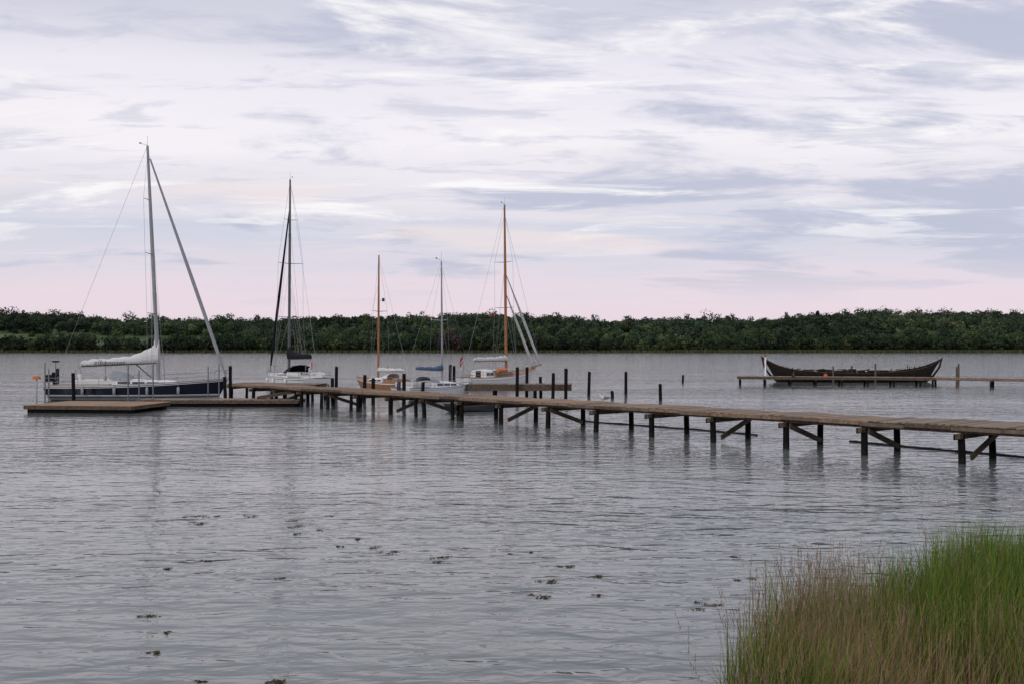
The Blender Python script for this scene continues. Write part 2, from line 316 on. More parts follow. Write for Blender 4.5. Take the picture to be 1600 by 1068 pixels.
# ------------------------------------------------------------------ main pier
P0=Vector((16.87,32.8,0)); ANG=math.atan2(0.744,-0.669); DH=1.30
def pier_pt(s,w,z=0): return (P0.x-0.669*s+0.744*w,P0.y+0.744*s+0.669*w,z)
def wob(s): return .018*math.sin(s*.9)+.012*math.sin(s*2.1+1)
def pile(m,x,y,top,r=0.11,bot=-1.8):
    a=random.uniform(-.03,.03);b_=random.uniform(-.03,.03)
    m.path([(x-a,y-b_,bot),(x,y,0.22)],[r*1.03,r*1.02],PILEW,10); m.path([(x,y,0.2201),(x+a*top,y+b_*top,top-0.03),(x+a*top,y+b_*top,top)],[r,r*.97,r*.85],PILE,10)
m=MB()
S_END=57.0; s=-18.0
while s<S_END:
    pw=0.145; near=s<5.4
    w0=random.uniform(-.04,.03); w1=(3.0 if near else 2.55)+random.uniform(-.04,.04)
    pm=random.choice([PLA,PLA,PLC,PLB]) if near else (random.choice([PLB,PLB,PLA,PLB,PLC]) if random.random()<.88 else PLN)
    m.box((s+pw/2,-(w0+w1)/2,DH-0.02+wob(s)+random.uniform(-.006,.006)+(0.03 if near else 0)),(pw-0.014,w1-w0,0.045),pm,rz=random.uniform(-.005,.005))
    s+=pw
for w in(0.22,0.95,1.65,2.35):
    k=-18.0
    while k<S_END:
        e=min(k+3.4,S_END); z=DH-0.16+random.uniform(-.01,.01)
        m.box(((k+e)/2,-w,z),(e-k-0.02,0.09,0.19),BEAM); k=e
k=-18.0
while k<S_END:
    e=min(k+1.7,S_END); zz=DH-0.09+wob((k+e)/2)+random.uniform(-.012,.012)
    m.box(((k+e)/2,0.04+random.uniform(-.006,.006),zz),(e-k-0.012,0.04,0.13),random.choice([EDGE,EDGE,BEAM,PLC]))
    m.box(((k+e)/2,(-3.06 if e<5.6 else -2.62),zz),(e-k-0.012,0.04,0.13),EDGE); k=e
kinds={0:'up',1:'dn',2:'dn',3:'up',4:None,5:None,6:'dn',7:'up',8:None,9:'dn',10:'up',11:None,12:'dn',13:None,14:'up',15:None}
for kk in range(-5,16):
    sx=2.2+3.42*kk
    if sx>S_END: break
    sx+=random.uniform(-.15,.15)
    pile(m,sx,-0.10,DH-0.26,0.125); pile(m,sx,-2.62,DH-0.26,0.125)
    m.box((sx,-1.3,DH-0.34),(0.16,3.1,0.17),BEAM); m.box((sx+0.14,-1.3,DH-0.37),(0.06,3.0,0.2),PILE)
    kd=kinds.get(kk,'up')
    if kd=='dn': m.beam((sx-.16,-0.1,DH-0.38),(sx-.16,-2.4,0.2),0.07,0.2,BEAM)
    if kd=='up': m.beam((sx-.16,-0.45,0.2),(sx-.16,-2.62,DH-0.38),0.07,0.2,BEAM)
    if kk in(8,9,11,12,13): pile(m,sx+0.8,-0.10,DH-0.26,0.11)
m.build('wooden_pier',tuple(P0),ANG)

def deckrun(m,p,q,width,z,pms,fascia=0.16,fm=EDGE,piles=True,ptop=None,step=0.15,pr=0.11,psp=3.2,under=-1.8):
    p=Vector(p);q=Vector(q);L=(q-p).length; a=math.atan2(q.y-p.y,q.x-p.x)
    d=(q-p).normalized(); n=Vector((-d.y,d.x)); s=0
    while s<L:
        c=p+d*(s+step/2); w=width+random.uniform(-.03,.03)
        m.box((c.x,c.y,z-0.02+random.uniform(-.004,.004)),(step-0.012,w,0.045),random.choice(pms),rz=a+random.uniform(-.004,.004)); s+=step
    c=(p+q)/2
    for sgn in(-1,1):
        e=c+n*sgn*(width/2+0.045); m.box((e.x,e.y,z-fascia/2-0.01),(L,0.05,fascia),fm,rz=a)
        e=c+n*sgn*(width/2-0.3); m.box((e.x,e.y,z-0.16),(L,0.1,0.2),BEAM,rz=a)
    if piles:
        k=0.3
        while k<L:
            for sgn in(-1,1):
                e=p+d*k+n*sgn*(width/2-0.1); pile(m,e.x,e.y,(ptop if ptop else z-0.06),pr,under)
            e=p+d*k; m.box((e.x,e.y,z-0.32),(0.14,width,0.16),BEAM,rz=a)
            k+=psp
m=MB(); deckrun(m,(bx(368,77.0),77.0),(bx(500,76.0),76.0),3.0,1.28,[PLA,PLB,PLC],0.3,BEAM); m.build('wooden_pier_head')
m=MB(); deckrun(m,(bx(705,79.5),79.5),(bx(893,79.0),79.0),2.4,1.15,[PLC,PLC,PLA],0.48,BEAM); m.build('mooring_jetty')
m=MB(); a_=Vector((bx(512,70.5),70.5,1.3)); b_=Vector((bx(405,69),69,0.55))
m.beam(a_,b_,1.1,0.06,PLB)
for sg in(-1,1): m.beam(a_+Vector((0,sg*.6,.02)),b_+Vector((0,sg*.6,.02)),0.08,0.22,BEAM)
for k in range(14):
    t=(k+.5)/14; c=a_.lerp(b_,t); m.box((c.x,c.y,c.z+0.045),(0.05,1.0,0.03),BEAM)
m.build('gangway')

m=MB()
def pontoon(cx,cy,lx,ly,z,rz,pms):
    M=Matrix.Translation((cx,cy,0))@Matrix.Rotation(rz,4,'Z')
    def B(c,d,mt):
        v=M@Vector(c); m.box(tuple(v),d,mt,rz=rz)
    s=-lx/2
    while s<lx/2-0.01:
        B((s+.07,0,z-.02+random.uniform(-.003,.003)),(.13,ly+random.uniform(-.02,.02),.045),random.choice(pms)); s+=.142
    for sg in(-1,1):
        B((0,sg*(ly/2+.03),z-.14),(lx,.05,.22),BEAM); B((sg*(lx/2+.03),0,z-.14),(.05,ly,.22),BEAM)
        B((0,sg*(ly/2-.4),z-.33),(lx*.96,.6,.4),PILE)
pontoon(bx(155,63.5),63.5,7.0,5.0,.48,-0.12,[PLN,PLB,PLN,PLB]); m.build('floating_dock')
m=MB(); pontoon(bx(345,68.5),68.7,11.0,2.2,.48,0.0,[PLA,PLC,PLB]); m.build('floating_dock')
def pole(name,px,d,z0,z1,r,mt,extra=None):
    m=MB(); x=bx(px,d); m.path([(0,0,z0),(0,0,z1-.02),(0,0,z1)],[r,r,r*.6],mt,10)
    if extra: extra(m,z1)
    return m.build(name,(x,d,0))
for px,d,t in((200,66,2.9),(217,66.3,2.5),(239,65.5,2.9),(76,66.5,2.6),(70,65.8,3.0),(325,69.5,2.7),(342,69.7,2.9)): pole('steel_pole',px,d,-1.8,t,.045,ALUD)
def cap(m,z): m.box((0,0,z-.05),(.42,.28,.16),ORANGE); m.box((0,0,z+.05),(.3,.2,.06),ORANGE)
pole('marker_post',57,64.5,0.3,2.1,.05,ALU,cap)

for px,top,d in((525,572,78),(519,590,74),(631,583,68),(703,569,83),(709,571,84),(808,573,77.5),(823,573,81),(864,582,77),(884,575,77.3),(884,575,81),(845,588,81),(920,580,83),(978,580,85),(957,610,79),(1032,599,76),(1067,585,115),(115,582,73.5),(352,588,73),(360,571,75),(89,575,82),(569,585,72),(583,590,70),(660,596,74)):
    z=4-(top-543)*d/F; m=MB(); r=.13; lx=random.uniform(-.06,.06)
    m.path([(0,0,-2),(0,0,.25)],[r*1.02,r*1.02],PILEW,12)
    m.path([(0,0,.2501),(lx,0,z-.04),(lx,0,z)],[r,r*.96,r*.8],PILE,12); m.build('mooring_post',(bx(px,d),d,0))

# ------------------------------------------------------------------ boats
def hull(m,L,B,fs,fb,keel,tr,bands,decm,over=1.0,pw=2.2,sag=0.1,dh=0.0,sternover=0.4,n=28,mid=.42,toer=None):
    rings=[];sheer=[]
    for i in range(n+1):
        t=i/n
        if t>mid: bw=B/2*(1-((t-mid)/(1-mid))**pw)
        else: bw=B/2*(1-(1-tr)*((mid-t)/mid)**2)
        bw=max(bw,0.02)
        zs=fs+(fb-fs)*t**1.6-sag*math.sin(math.pi*t)
        zk=-keel*(math.sin(math.pi*min(1,max(0,t*0.86+.08)))**.8)
        lev=[zs]+[f(zs) for f,_ in bands[:-1]]+[-0.05,(-0.05+zk)*.5,zk]
        lev=[max(l,zk) for l in lev]
        x=-L/2+L*t; row=[]
        for z in lev:
            q=(zs-z)/(zs-zk); hw=bw*(1-q**2.6)**.62 if q<1 else 0.0
            xx=x-over*q*sst(np.array((t-.55)/.45)).item()+sternover*q*(1-t)**4
            row.append((xx,hw,z))
        rings.append(row); sheer.append((x,bw,zs))
    nl=len(rings[0])
    for k in range(nl-1):
        mt=bands[min(k,len(bands)-1)][1]
        for sg in(1,-1):
            vs=[(r[k+o][0],r[k+o][1]*sg,r[k+o][2]) for r in rings for o in(0,1)]
            fs_=[(2*i,2*i+1,2*i+3,2*i+2) if sg<0 else (2*i,2*i+2,2*i+3,2*i+1) for i in range(n)]
            m.add(vs,fs_,mt,True)
    r=rings[0]; poly=[(p[0],p[1],p[2]) for p in r]+[(p[0],-p[1],p[2]) for p in r[::-1][1:]]
    m.add(poly,[tuple(range(len(poly)))],bands[0][1])
    if decm:
        vs=[]
        for (x,bw,zs) in sheer: vs+= [(x,bw,zs-dh),(x,0,zs-dh+0.05*bw),(x,-bw,zs-dh)]
        m.add(vs,[f for i in range(n) for f in((3*i,3*i+1,3*i+4,3*i+3),(3*i+1,3*i+2,3*i+5,3*i+4))],decm,True)
    for sg in(1,-1):
        if toer: m.path([(x,bw*sg,zs+.03) for x,bw,zs in sheer],.035,toer,6)
    return sheer
def sh_at(sheer,x):
    X=[s[0] for s in sheer]; return np.interp(x,X,[s[1] for s in sheer]),np.interp(x,X,[s[2] for s in sheer])
def cabin(m,x0,x1,w0,w1,z0,h0,h1,wm,rm,win=GLASS,nw=3):
    rings=[];N=10
    for i in range(N+1):
        t=i/N; x=x0+(x1-x0)*t; w=w0+(w1-w0)*t; h=h0+(h1-h0)*t**1.5
        if i==N: h*=.25
        if i==N-1: h*=.75
        z=z0
        rings.append([(x,-w,z-.1),(x,-w*.93,z+h*.75),(x,-w*.78,z+h*.95),(x,0,z+h*1.08),(x,w*.78,z+h*.95),(x,w*.93,z+h*.75),(x,w,z-.1)])
    m.loft(rings,wm,False,False,False); m.add(rings[0],[tuple(range(7))],wm)
    for k in range(nw):
        ta=.08+k*.78/nw; tb=ta+.66/nw
        for sg in(-1,1):
            vs=[]
            for t,f in((ta,.25),(tb,.25),(tb,.62),(ta,.62)):
                x=x0+(x1-x0)*t; w=(w0+(w1-w0)*t)*(1-.07*(f+.13)/.88)+.015; h=h0+(h1-h0)*t**1.5
                vs.append((x,sg*w,z0+h*f))
            m.add(vs,[(0,1,2,3)],win)
    m.box((x0-.012,0,z0+h0*.45),(.03,.6,h0*.9),GLASS)
def rails(m,sheer,L,x0,x1,h=.62,sp=1.7):
    for sg in(-1,1):
        pts=[]; x=x0
        while x<=x1+.01:
            b,z=sh_at(sheer,x); pts.append((x,sg*(b-.06),z+h)); m.tube((x,sg*(b-.06),z),(x,sg*(b-.06),z+h),.018,STEEL,n=5); x+=(x1-x0)/max(1,round((x1-x0)/sp))
        m.path(pts,.010,STEEL,4); m.path([(p[0],p[1],p[2]-.3) for p in pts],.010,STEEL,4)
    b1,z1=sh_at(sheer,x1); zb=sheer[-1][2]
    m.path([(x1,-b1+.06,z1+h),(L/2-.15,-.12,zb+h+.05),(L/2+.05,0,zb+h+.05),(L/2-.15,.12,zb+h+.05),(x1,b1-.06,z1+h)],.022,STEEL,6)
    for sg in(-1,1): m.tube((L/2-.3,sg*.12,zb),(L/2-.15,sg*.12,zb+h+.05),.02,STEEL,n=5)
    b1,z1=sh_at(sheer,x0)
    for hh in(h,h*.5): m.path([(x0,-b1+.06,z1+hh),(-L/2+.05,-b1*.85,z1+hh),(-L/2,-.35,z1+hh)],.02,STEEL,6); m.path([(x0,b1-.06,z1+hh),(-L/2+.05,b1*.85,z1+hh),(-L/2,.35,z1+hh)],.02,STEEL,6)
def rig(m,L,B,mx,zd,top,rake,mm,mr,spreaders,bowx,bowz,fz,sternx,sternz,gen=None,wire=.014,cap=True):
    def mp(z): return Vector((mx-rake*(z-zd)/(top-zd),0,z))
    m.path([mp(zd-.1),mp(zd+(top-zd)*.6),mp(top)],[mr,mr*.95,mr*.6],mm,10)
    hx=mp(fz); m.tube(hx,(bowx,0,bowz),wire,STEEL,n=4)
    if gen:
        gm_,gr=gen; a=hx.lerp(Vector((bowx,0,bowz)),.03); z=hx.lerp(Vector((bowx,0,bowz)),.965)
        m.path([a.lerp(z,k/12) for k in range(13)],[gr*(.45+.55*min(1,k/7))*(1 if k<12 else .5) for k in range(13)],gm_,8)
        m.path([z,Vector((bowx,0,bowz))],[.05,.09],STEEL,8)
    m.tube(mp(top),(sternx,0,sternz),wire,STEEL,n=4)
    prev={1:(mx-.3,B/2*.86,zd),-1:(mx-.3,-B/2*.86,zd)}
    for (sz,sw) in spreaders:
        p=mp(sz)
        for sg in(1,-1):
            e=Vector((p.x-.25,sg*sw,sz+.05)); m.tube(p,e,.035,mm,.02,5); m.tube(prev[sg],e,wire,STEEL,n=4); prev[sg]=tuple(e)
            m.tube((mx,sg*B/2*.8,zd),mp(sz-.1),wire*.8,STEEL,n=4)
    for sg in(1,-1): m.tube(prev[sg],mp(fz if fz>top*.9 else top-.2),wire,STEEL,n=4)
    if cap:
        m.tube(mp(top),mp(top)+Vector((0,0,.75)),.012,STEEL,n=4); m.tube(mp(top)+Vector((-.05,0,.08)),mp(top)+Vector((-.55,0,.16)),.014,STEEL,n=4); m.box(tuple(mp(top)+Vector((-.55,0,.2))),(.16,.02,.1),ALUD)
    return mp
def sailpack(m,mx,x1,z0,z1,hm,he,w,mt,boom,br=.09):
    m.path([(mx-.1,0,z0-.06),(x1,0,z1-.06)],[br,br*.9],boom,8)
    rings=[];N=22
    for i in range(N+1):
        t=i/N; x=mx+.12+(x1-mx-.2)*t; zb=z0+(z1-z0)*t
        h=he+(hm-he)*math.exp(-t*5.5)+.04*math.sin(i*2.1)+.03*math.sin(i*5.3); ww=w*(1-.35*t)+.02*math.sin(i*3.7)
        if i==N: h*=.5; ww*=.5
        rings.append([(x,-ww*.7,zb-.08),(x,-ww,zb+h*.3),(x,-ww*.62,zb+h*.7),(x,-.04,zb+h),(x,.04,zb+h*.98),(x,ww*.62,zb+h*.68),(x,ww,zb+h*.28),(x,ww*.7,zb-.08)])
    m.loft(rings,mt,True,True)
def wheel(m,x,z,r):
    m.path([(x,r*math.cos(a*math.pi/8),z+r*math.sin(a*math.pi/8)) for a in range(17)],.022,STEEL,5)
    for a in range(5): m.tube((x,0,z),(x,r*math.cos(a*1.257),z+r*math.sin(a*1.257)),.012,STEEL,n=4)
    m.box((x+.15,0,z-.4),(.25,.3,1.0),WHITE)
def sprayhood(m,x0,x1,w,z,h,mt):
    rings=[]
    for i in range(6):
        t=i/5; x=x0+(x1-x0)*t; hh=h*(math.sin(math.pi/2*(1-t)**.7)) +.02
        rings.append([(x,-w,z)]+[(x,-w*math.cos(a*math.pi/6),z+hh*math.sin(a*math.pi/6)**.6) for a in range(1,6)]+[(x,w,z)])
    m.loft(rings,mt,False,False)
def flag(m,p,w,h):
    x,y,z=p; m.tube((x,y,z-1.3),(x-.25,y,z+h),.018,VARN,n=5)
    N=8;vs=[]
    for i in range(N+1):
        t=i/N; vs+=[(x-.2-w*t*.6,y+.06*math.sin(t*6),z+h-.3*t),(x-.2-w*t*.6,y+.06*math.sin(t*6+.5),z-.45*t)]
    m.add(vs,[(2*i,2*i+1,2*i+3,2*i+2) for i in range(N)],RED)
    i=3; a=[Vector(vs[2*i]),Vector(vs[2*i+1]),Vector(vs[2*i+3]),Vector(vs[2*i+2])]
    for oy in(-.008,.008): m.add([v+Vector((0,oy,0)) for v in a],[(0,1,2,3)],WHITE)
    for oy in(-.07,.07): m.add([Vector((vs[0][0],y+oy,z+h*.6)),Vector((vs[0][0],y+oy,z+h*.42)),Vector((vs[-1][0],y+oy,z-.12)),Vector((vs[-1][0],y+oy,z))],[(0,1,2,3)],WHITE)
def fender(m,x,y,z,mt=WHITE):
    m.path([(x,y,z-.32),(x,y,z-.26),(x,y,z+.2),(x,y,z+.28)],[.04,.11,.11,.03],mt,8); m.tube((x,y,z+.28),(x,y,z+.75),.01,STEEL,n=4)
def rel(k): return lambda zs:zs-k
def ab(z): return lambda zs:z

# ---- navy sloop
m=MB(); L=13.6;B=4.0
sh=hull(m,L,B,1.12,1.62,.55,.72,[(rel(.07),WHITE),(rel(.13),NAVY),(rel(.17),WHITE),(ab(.46),NAVY),(ab(.40),WHITE),(ab(.30),GREYH),(ab(.24),NAVY),(ab(.04),GREYH),(None,ANTIF)],TEAK,over=.9,toer=ALU,sag=.06)  # grey bands are painted water reflection, white lines are boot stripes
cabin(m,-1.7,3.7,1.25,.55,1.18,.42,.22,WHITE,WHITE,nw=4)
m.box((-3.2,0,1.28),(2.6,2.3,.22),DECKW); m.box((-3.2,0,1.4),(2.3,1.2,.03),TEAK)
for sg in(-1,1): m.box((-3.1,sg*1.1,1.42),(2.9,.18,.3),WHITE); m.path([(-2.2,sg*1.15,1.58),(-2.2,sg*1.15,1.82)],[.13,.1],STEEL,8)
sprayhood(m,-1.9,-.4,1.1,1.5,.72,SAILG)
wheel(m,-4.7,1.9,.62); rails(m,sh,L,-5.6,5.6)
mp=rig(m,L,B,1.45,1.55,19.6,.85,ALU,.155,[(6.6,1.25),(11.2,1.0),(15.4,.75)],6.65,1.7,19.1,-6.5,1.5,(SAILG,.14),wire=.010)
sailpack(m,1.35,-4.4,2.95,2.7,1.7,.36,.24,SAILW,ALUD,.13)
m.path([(1.3,0,3.2),(1.2,.0,4.4),(1.23,0,4.9)],[.2,.12,.04],SAILW,8)
m.tube((-2.6,0,2.6),(-2.6,0,1.5),.03,STEEL,n=5); m.tube((.9,0,1.7),(-.3,0,2.75),.05,ALUD,n=6)
for x in(-3.6,-1.2,1.2,3.4): b_,z_=sh_at(sh,x); fender(m,x,-b_-.09,.78,SAILG)
m.path([(-6.75,.6,1.1),(-6.8,.6,1.8),(-6.75,.6,2.1)],[.08,.22,.17],BLACKC,8); m.box((-6.6,-.7,1.7),(.35,.45,.5),BLACKC)
m.path([(-6.4,0,1.5),(-6.4,0,2.9)],[.03,.03],ALUD,6); m.box((-6.4,0,2.95),(.5,.12,.12),BLACKC)
boat1=m.build('sailboat',(bx(218,77),77,0),math.radians(2))
cu=bpy.data.curves.new('lettering','FONT'); cu.body='elbænoset'; cu.size=.5; cu.extrude=.004; cu.shear=.25; cu.space_character=1.15
tmp=bpy.data.objects.new('tmp',cu); scene.collection.objects.link(tmp); bpy.context.view_layer.update()
dg=bpy.context.evaluated_depsgraph_get(); tme=bpy.data.meshes.new_from_object(tmp.evaluated_get(dg)); bpy.data.objects.remove(tmp)
tme.materials.clear(); tme.materials.append(INK); lt=bpy.data.objects.new('sail_lettering',tme); scene.collection.objects.link(lt)
lt.parent=boat1; lt.location=(-3.4,-.29,2.74); lt.rotation_euler=(math.radians(82),0,math.radians(-1))

# ---- white sloop with black covers
m=MB(); L=12.4;B=3.9
sh=hull(m,L,B,1.15,1.5,.5,.78,[(rel(.1),WHITE),(rel(.16),NAVY),(ab(.35),WHITE),(ab(.2),NAVY),(ab(.04),WHITE),(None,ANTIF)],DECKW,over=.6,toer=ALU)
cabin(m,-1.6,3.3,1.25,.55,1.2,.45,.25,WHITE,WHITE,nw=4); sprayhood(m,-2.0,-.4,1.2,1.55,.8,BLACKC)
m.box((-3.3,0,1.3),(2.6,2.2,.3),WHITE); m.box((-3.3,0,1.47),(2.3,1.1,.03),TEAK)
for sg in(-1,1): m.box((-3.3,sg*1.25,1.5),(2.8,.25,.35),WHITE)
wheel(m,-4.5,2.0,.6); rails(m,sh,L,-5.2,5.2)
mp=rig(m,L,B,.9,1.55,20.6,.3,ALUD,.14,[(7,1.35),(12.3,1.3),(16.6,.7)],5.9,1.6,18.0,-6.0,1.5,(BLACKC,.15),wire=.012)
sailpack(m,.8,-4.4,3.0,3.1,1.3,.34,.26,BLACKC,ALUD,.12)
for k in range(4): m.tube((-.8-k*.9,0,3.2),mp(10.5),.007,STEEL,n=4)
flag(m,(-6.1,.9,2.3),.75,.55)
for x in(-3,0,2.6): b_,z_=sh_at(sh,x); fender(m,x,b_+.1,.8); fender(m,x,-b_-.1,.8)
m.build('sailboat',(bx(457,98),98,0),math.radians(125))

# ---- varnished folkboat
m=MB(); L=8.6;B=2.4
sh=hull(m,L,B,.98,1.35,.4,.5,[(rel(.09),WHITE),(ab(.2),TEAK),(ab(.05),WHITE),(None,ANTIF)],TEAK,over=1.2,toer=VARN,mid=.45)
cabin(m,-1.0,1.9,.8,.5,.98,.42,.3,WHITE,WHITE,nw=3); m.box((-2.2,0,1.08),(1.8,1.2,.2),TEAK)
sprayhood(m,-1.6,-.6,.7,1.35,.4,SAILW)
m.box((-2.2,.65,1.15),(1.9,.1,.3),TEAK); m.box((-2.2,-.65,1.15),(1.9,.1,.3),TEAK)
mp=rig(m,L,B,.7,1.3,12.2,.1,VARN,.10,[(7.2,.75)],4.1,1.35,9.8,-4.1,1.1,None,wire=.009,cap=False)
sailpack(m,.6,-3.1,2.0,2.05,.3,.16,.12,SAILW,VARN,.07)
m.tube(mp(8.2)+Vector((0,-.1,0)),mp(8.2)+Vector((0,-.55,0)),.015,STEEL,n=4); m.box(tuple(mp(8.2)+Vector((0,-.5,.05))),(.05,.25,.3),INK)
m.build('wooden_sailboat',(bx(598,88),88,0),math.radians(132))

# ---- small white cruiser
m=MB(); L=8.0;B=2.7
sh=hull(m,L,B,1.0,1.25,.4,.75,[(rel(.08),WHITE),(rel(.11),INK),(ab(.2),WHITE),(ab(.12),NAVY),(ab(.05),WHITE),(None,ANTIF)],DECKW,over=.7,toer=ALU)
cabin(m,-1.2,2.0,.95,.6,1.0,.48,.3,WHITE,WHITE,nw=3); sprayhood(m,-1.6,-.5,.85,1.4,.42,SAILG); m.box((-2.6,0,1.1),(1.8,1.5,.2),DECKW)
for sg in(-1,1): m.box((-2.6,sg*.85,1.25),(2.0,.16,.35),WHITE)
rails(m,sh,L,-3.3,3.1,.55,1.4)
mp=rig(m,L,B,.5,1.5,10.7,.1,ALU,.075,[(6.1,.85)],3.9,1.3,10.4,-3.8,1.3,None,wire=.009)
sailpack(m,.4,-2.3,2.3,2.45,.5,.14,.12,BLUEC,ALU,.05)
m.path([(-4.1,0,.3),(-4.15,0,1.1),(-4.1,0,1.5)],[.06,.16,.13],INK,8)
m.build('sailboat',(bx(684,77),77,0),math.radians(50))

# ---- classic yacht with wooden mast
m=MB(); L=12.8;B=3.5
sh=hull(m,L,B,1.15,1.85,.6,.5,[(rel(.2),WHITE),(rel(.24),TEAK),(ab(.18),WHITE),(ab(.04),RED),(None,ANTIF)],TEAK,over=1.6,toer=VARN,mid=.46,sag=.15)
cabin(m,-2.4,1.8,1.1,.7,1.15,.55,.4,TEAK,DECKW,nw=4); m.box((-.4,0,1.79),(3.6,1.5,.08),DECKW); cabin(m,-3.9,-2.4,.95,1.0,1.15,.7,.7,WHITE,WHITE,nw=2)
m.path([(5.6,0,1.95),(7.6,0,2.25)],[.11,.07],VARN,8); rails(m,sh,L,-4.8,5.0,.6,1.5)
mp=rig(m,L,B,.9,1.7,18.4,.3,VARN,.15,[(8.0,1.15),(12.6,1.1)],7.4,2.25,17.5,-6.3,1.6,None,wire=.013)
for (bxx,bz,tz,r) in((7.3,2.3,11.6,.13),(5.9,2.1,9.6,.14)):
    a=mp(tz); z=Vector((bxx,0,bz)); m.path([a.lerp(z,k/10) for k in range(11)],[r*(.25+.75*min(1,k/5)) for k in range(11)],SAILW,8)
sailpack(m,.8,-4.6,2.8,2.8,.5,.26,.2,SAILW,VARN,.11)
flag(m,(-6.2,0,2.6),.8,.6); m.tube((-.2,.9,1.6),mp(12.5),.008,STEEL,n=4)
m.box((-.35,.75,7.3),(.45,.02,.35),RED)
m.path([(-2.5,-1.35,1.8),(-1.0,-1.35,1.8)],[.2,.2],ORANGE,8)
m.build('classic_sailboat',(bx(783,100),100,0),math.radians(56))

# ---- tender
m=MB(); L=3.6;B=1.5
sh=hull(m,L,B,.42,.62,.15,.75,[(rel(.1),RUBBER),(ab(.1),RUBBER),(None,ANTIF)],None,over=.4,toer=RUBBER,sag=.05)
m.box((0,0,.1),(2.6,1.0,.03),RUBBER)
for x in(-1.0,.2): m.box((x,0,.36),(.25,1.3,.04),TEAK)
m.build('rowing_boat',(bx(738,63),63,0),math.radians(6))

# ---- viking longship
m=MB(); L=20.5;B=3.6; n=40
def vs_(u):
    a=abs(u); return 1.05+.5*a**1.5+1.15*a**6*(1.0 if u>0 else 1.15)
rows=[]
for i in range(n+1):
    u=-1+2*i/n; a=abs(u); bw=B/2*(1-a**2.4)**.9+.03; zs=vs_(u); zk=-.45+ .5*a**6+ 1.3*max(0,a-.93)/.07*.6
    row=[]
    for k in range(9):
        q=k/8; z=zs+(zk-zs)*q; hw=bw*(1-q**2.2)**.75
        x=u*L/2-(1 if u>0 else -1)*(a**6)*q*1.3+(1 if u>0 else -1)*a**10*.2
        row.append((x,hw,z))
    rows.append(row)
for sg in(1,-1):
    for k in range(8):
        vs=[]
        for r in rows: vs+=[(r[k][0],(r[k][1]+.035)*sg,r[k][2]),(r[k+1][0],(r[k+1][1]+.0)*sg,r[k+1][2])]
        m.add(vs,[(2*i,2*i+1,2*i+3,2*i+2) for i in range(n)],TAR,False)
    m.path([(r[0][0],r[0][1]*sg,r[0][2]+.02) for r in rows],.05,TARL,6)
    m.path([(r[0][0],r[0][1]*sg*.97,r[0][2]-.22) for r in rows[6:-6]],.04,TARL,6)
for sg in(-1,1):
    e=rows[-1 if sg>0 else 0]; x,z=e[0][0],e[0][2]
    m.path([(x-sg*2.0,0,-.1),(x-sg*.95,0,.75),(x-sg*.25,0,1.7),(x+sg*.05,0,z),(x+sg*.10,0,z+.15)],[.14,.14,.12,.10,.05],TAR,8)
for i in range(4,n-3,1):
    r=rows[i]; up=random.uniform(.04,.3); pts=[(r[0][0],r[0][1]*.95,r[0][2]+up)]+[(r[k][0],r[k][1]*.95,r[k][2]) for k in range(8)]
    m.path(pts,.06,random.choice([TAR,TARL]),5); m.path([(p[0],-p[1],p[2]) for p in pts],.06,random.choice([TAR,TARL]),5)
    if i%3==0: m.box((r[0][0],0,.75),(.22,r[2][1]*2,.07),TARL)
m.box((0,0,.3),(14,1.6,.04),TARL)
for k in range(14):
    x=-7.5+k*1.1+random.uniform(-.3,.3); m.beam((x,-1.2,1.2+random.uniform(0,.3)),(x+random.uniform(1.0,2.4),-.7,1.25+random.uniform(0,.4)),.10,.10,random.choice([TARL,TAR]))
for k in range(14): m.box((-7.0+k*1.05+random.uniform(-.4,.4),random.uniform(-.8,.8),1.1),(random.uniform(.5,1.3),.6,random.uniform(.4,.85)),random.choice([TAR,TAR,TARL]))
m.path([(3.6,-1.75,1.2),(5.8,-1.1,1.55)],[.05,.16],mat('oar_blade',(0.22,0.13,0.07),.7),6,(1,.4))
m.tube((0,0,.2),(0,0,1.9),.10,TARL); m.tube((6.3,-.6,.2),(6.3,-.6,2.0),.06,TARL)
m.build('viking_longship',(bx(1331,117),117,0),math.radians(-1))

# ---- right jetty
m=MB()
deckrun(m,(bx(1152,108),108),(bx(1455,104),104),2.4,.95,[PLA,PLC,PLB],.28,BEAM,psp=2.6)
deckrun(m,(bx(1455,103.9),103.9),(bx(1760,94),94),1.5,.95,[PLA,PLC,PLB],.2,EDGE,psp=5.5)
m.build('wooden_jetty')
for px in(1290,1240):
    m=MB(); m.box((0,0,1.1),(.3,.25,.3),ORANGE if px==1290 else TARL); m.tube((0,0,.95),(0,0,1.5),.04,ALUD); m.build('jetty_bollard',(bx(px,105.6),105.6,0))
def bandf(m,z): m.path([(0,0,z),(0,0,z+.25)],[.1,.1],RED,10); m.box((0,0,z-.9),(.14,.14,.3),RED)
pole('marker_post',1196,109,-1.5,3.0,.09,WHITE,bandf)
for px,d,t in((1498,108,2.3),(1495,106,2.0),(1368,113,2.2),(1302,112,1.9)): pole('jetty_post',px,d,-1.5,t,.10,BEAM)
def boom(pts):
    m=MB(); P=[]
    for i in range(len(pts)-1):
        a=Vector((bx(*pts[i]),pts[i][1],.0));b_=Vector((bx(*pts[i+1]),pts[i+1][1],.0))
        for k in range(10): P.append(a.lerp(b_,k/10)+Vector((0,.05*math.sin(k*1.3),.012*math.sin(k*2))))
    m.path(P,.075,PILEW,8); m.build('floating_log_boom')
boom([(900,54.5),(1080,48.8),(1195,45.2)]); boom([(1328,42.5),(1440,39.6),(1620,36),(1760,33)])

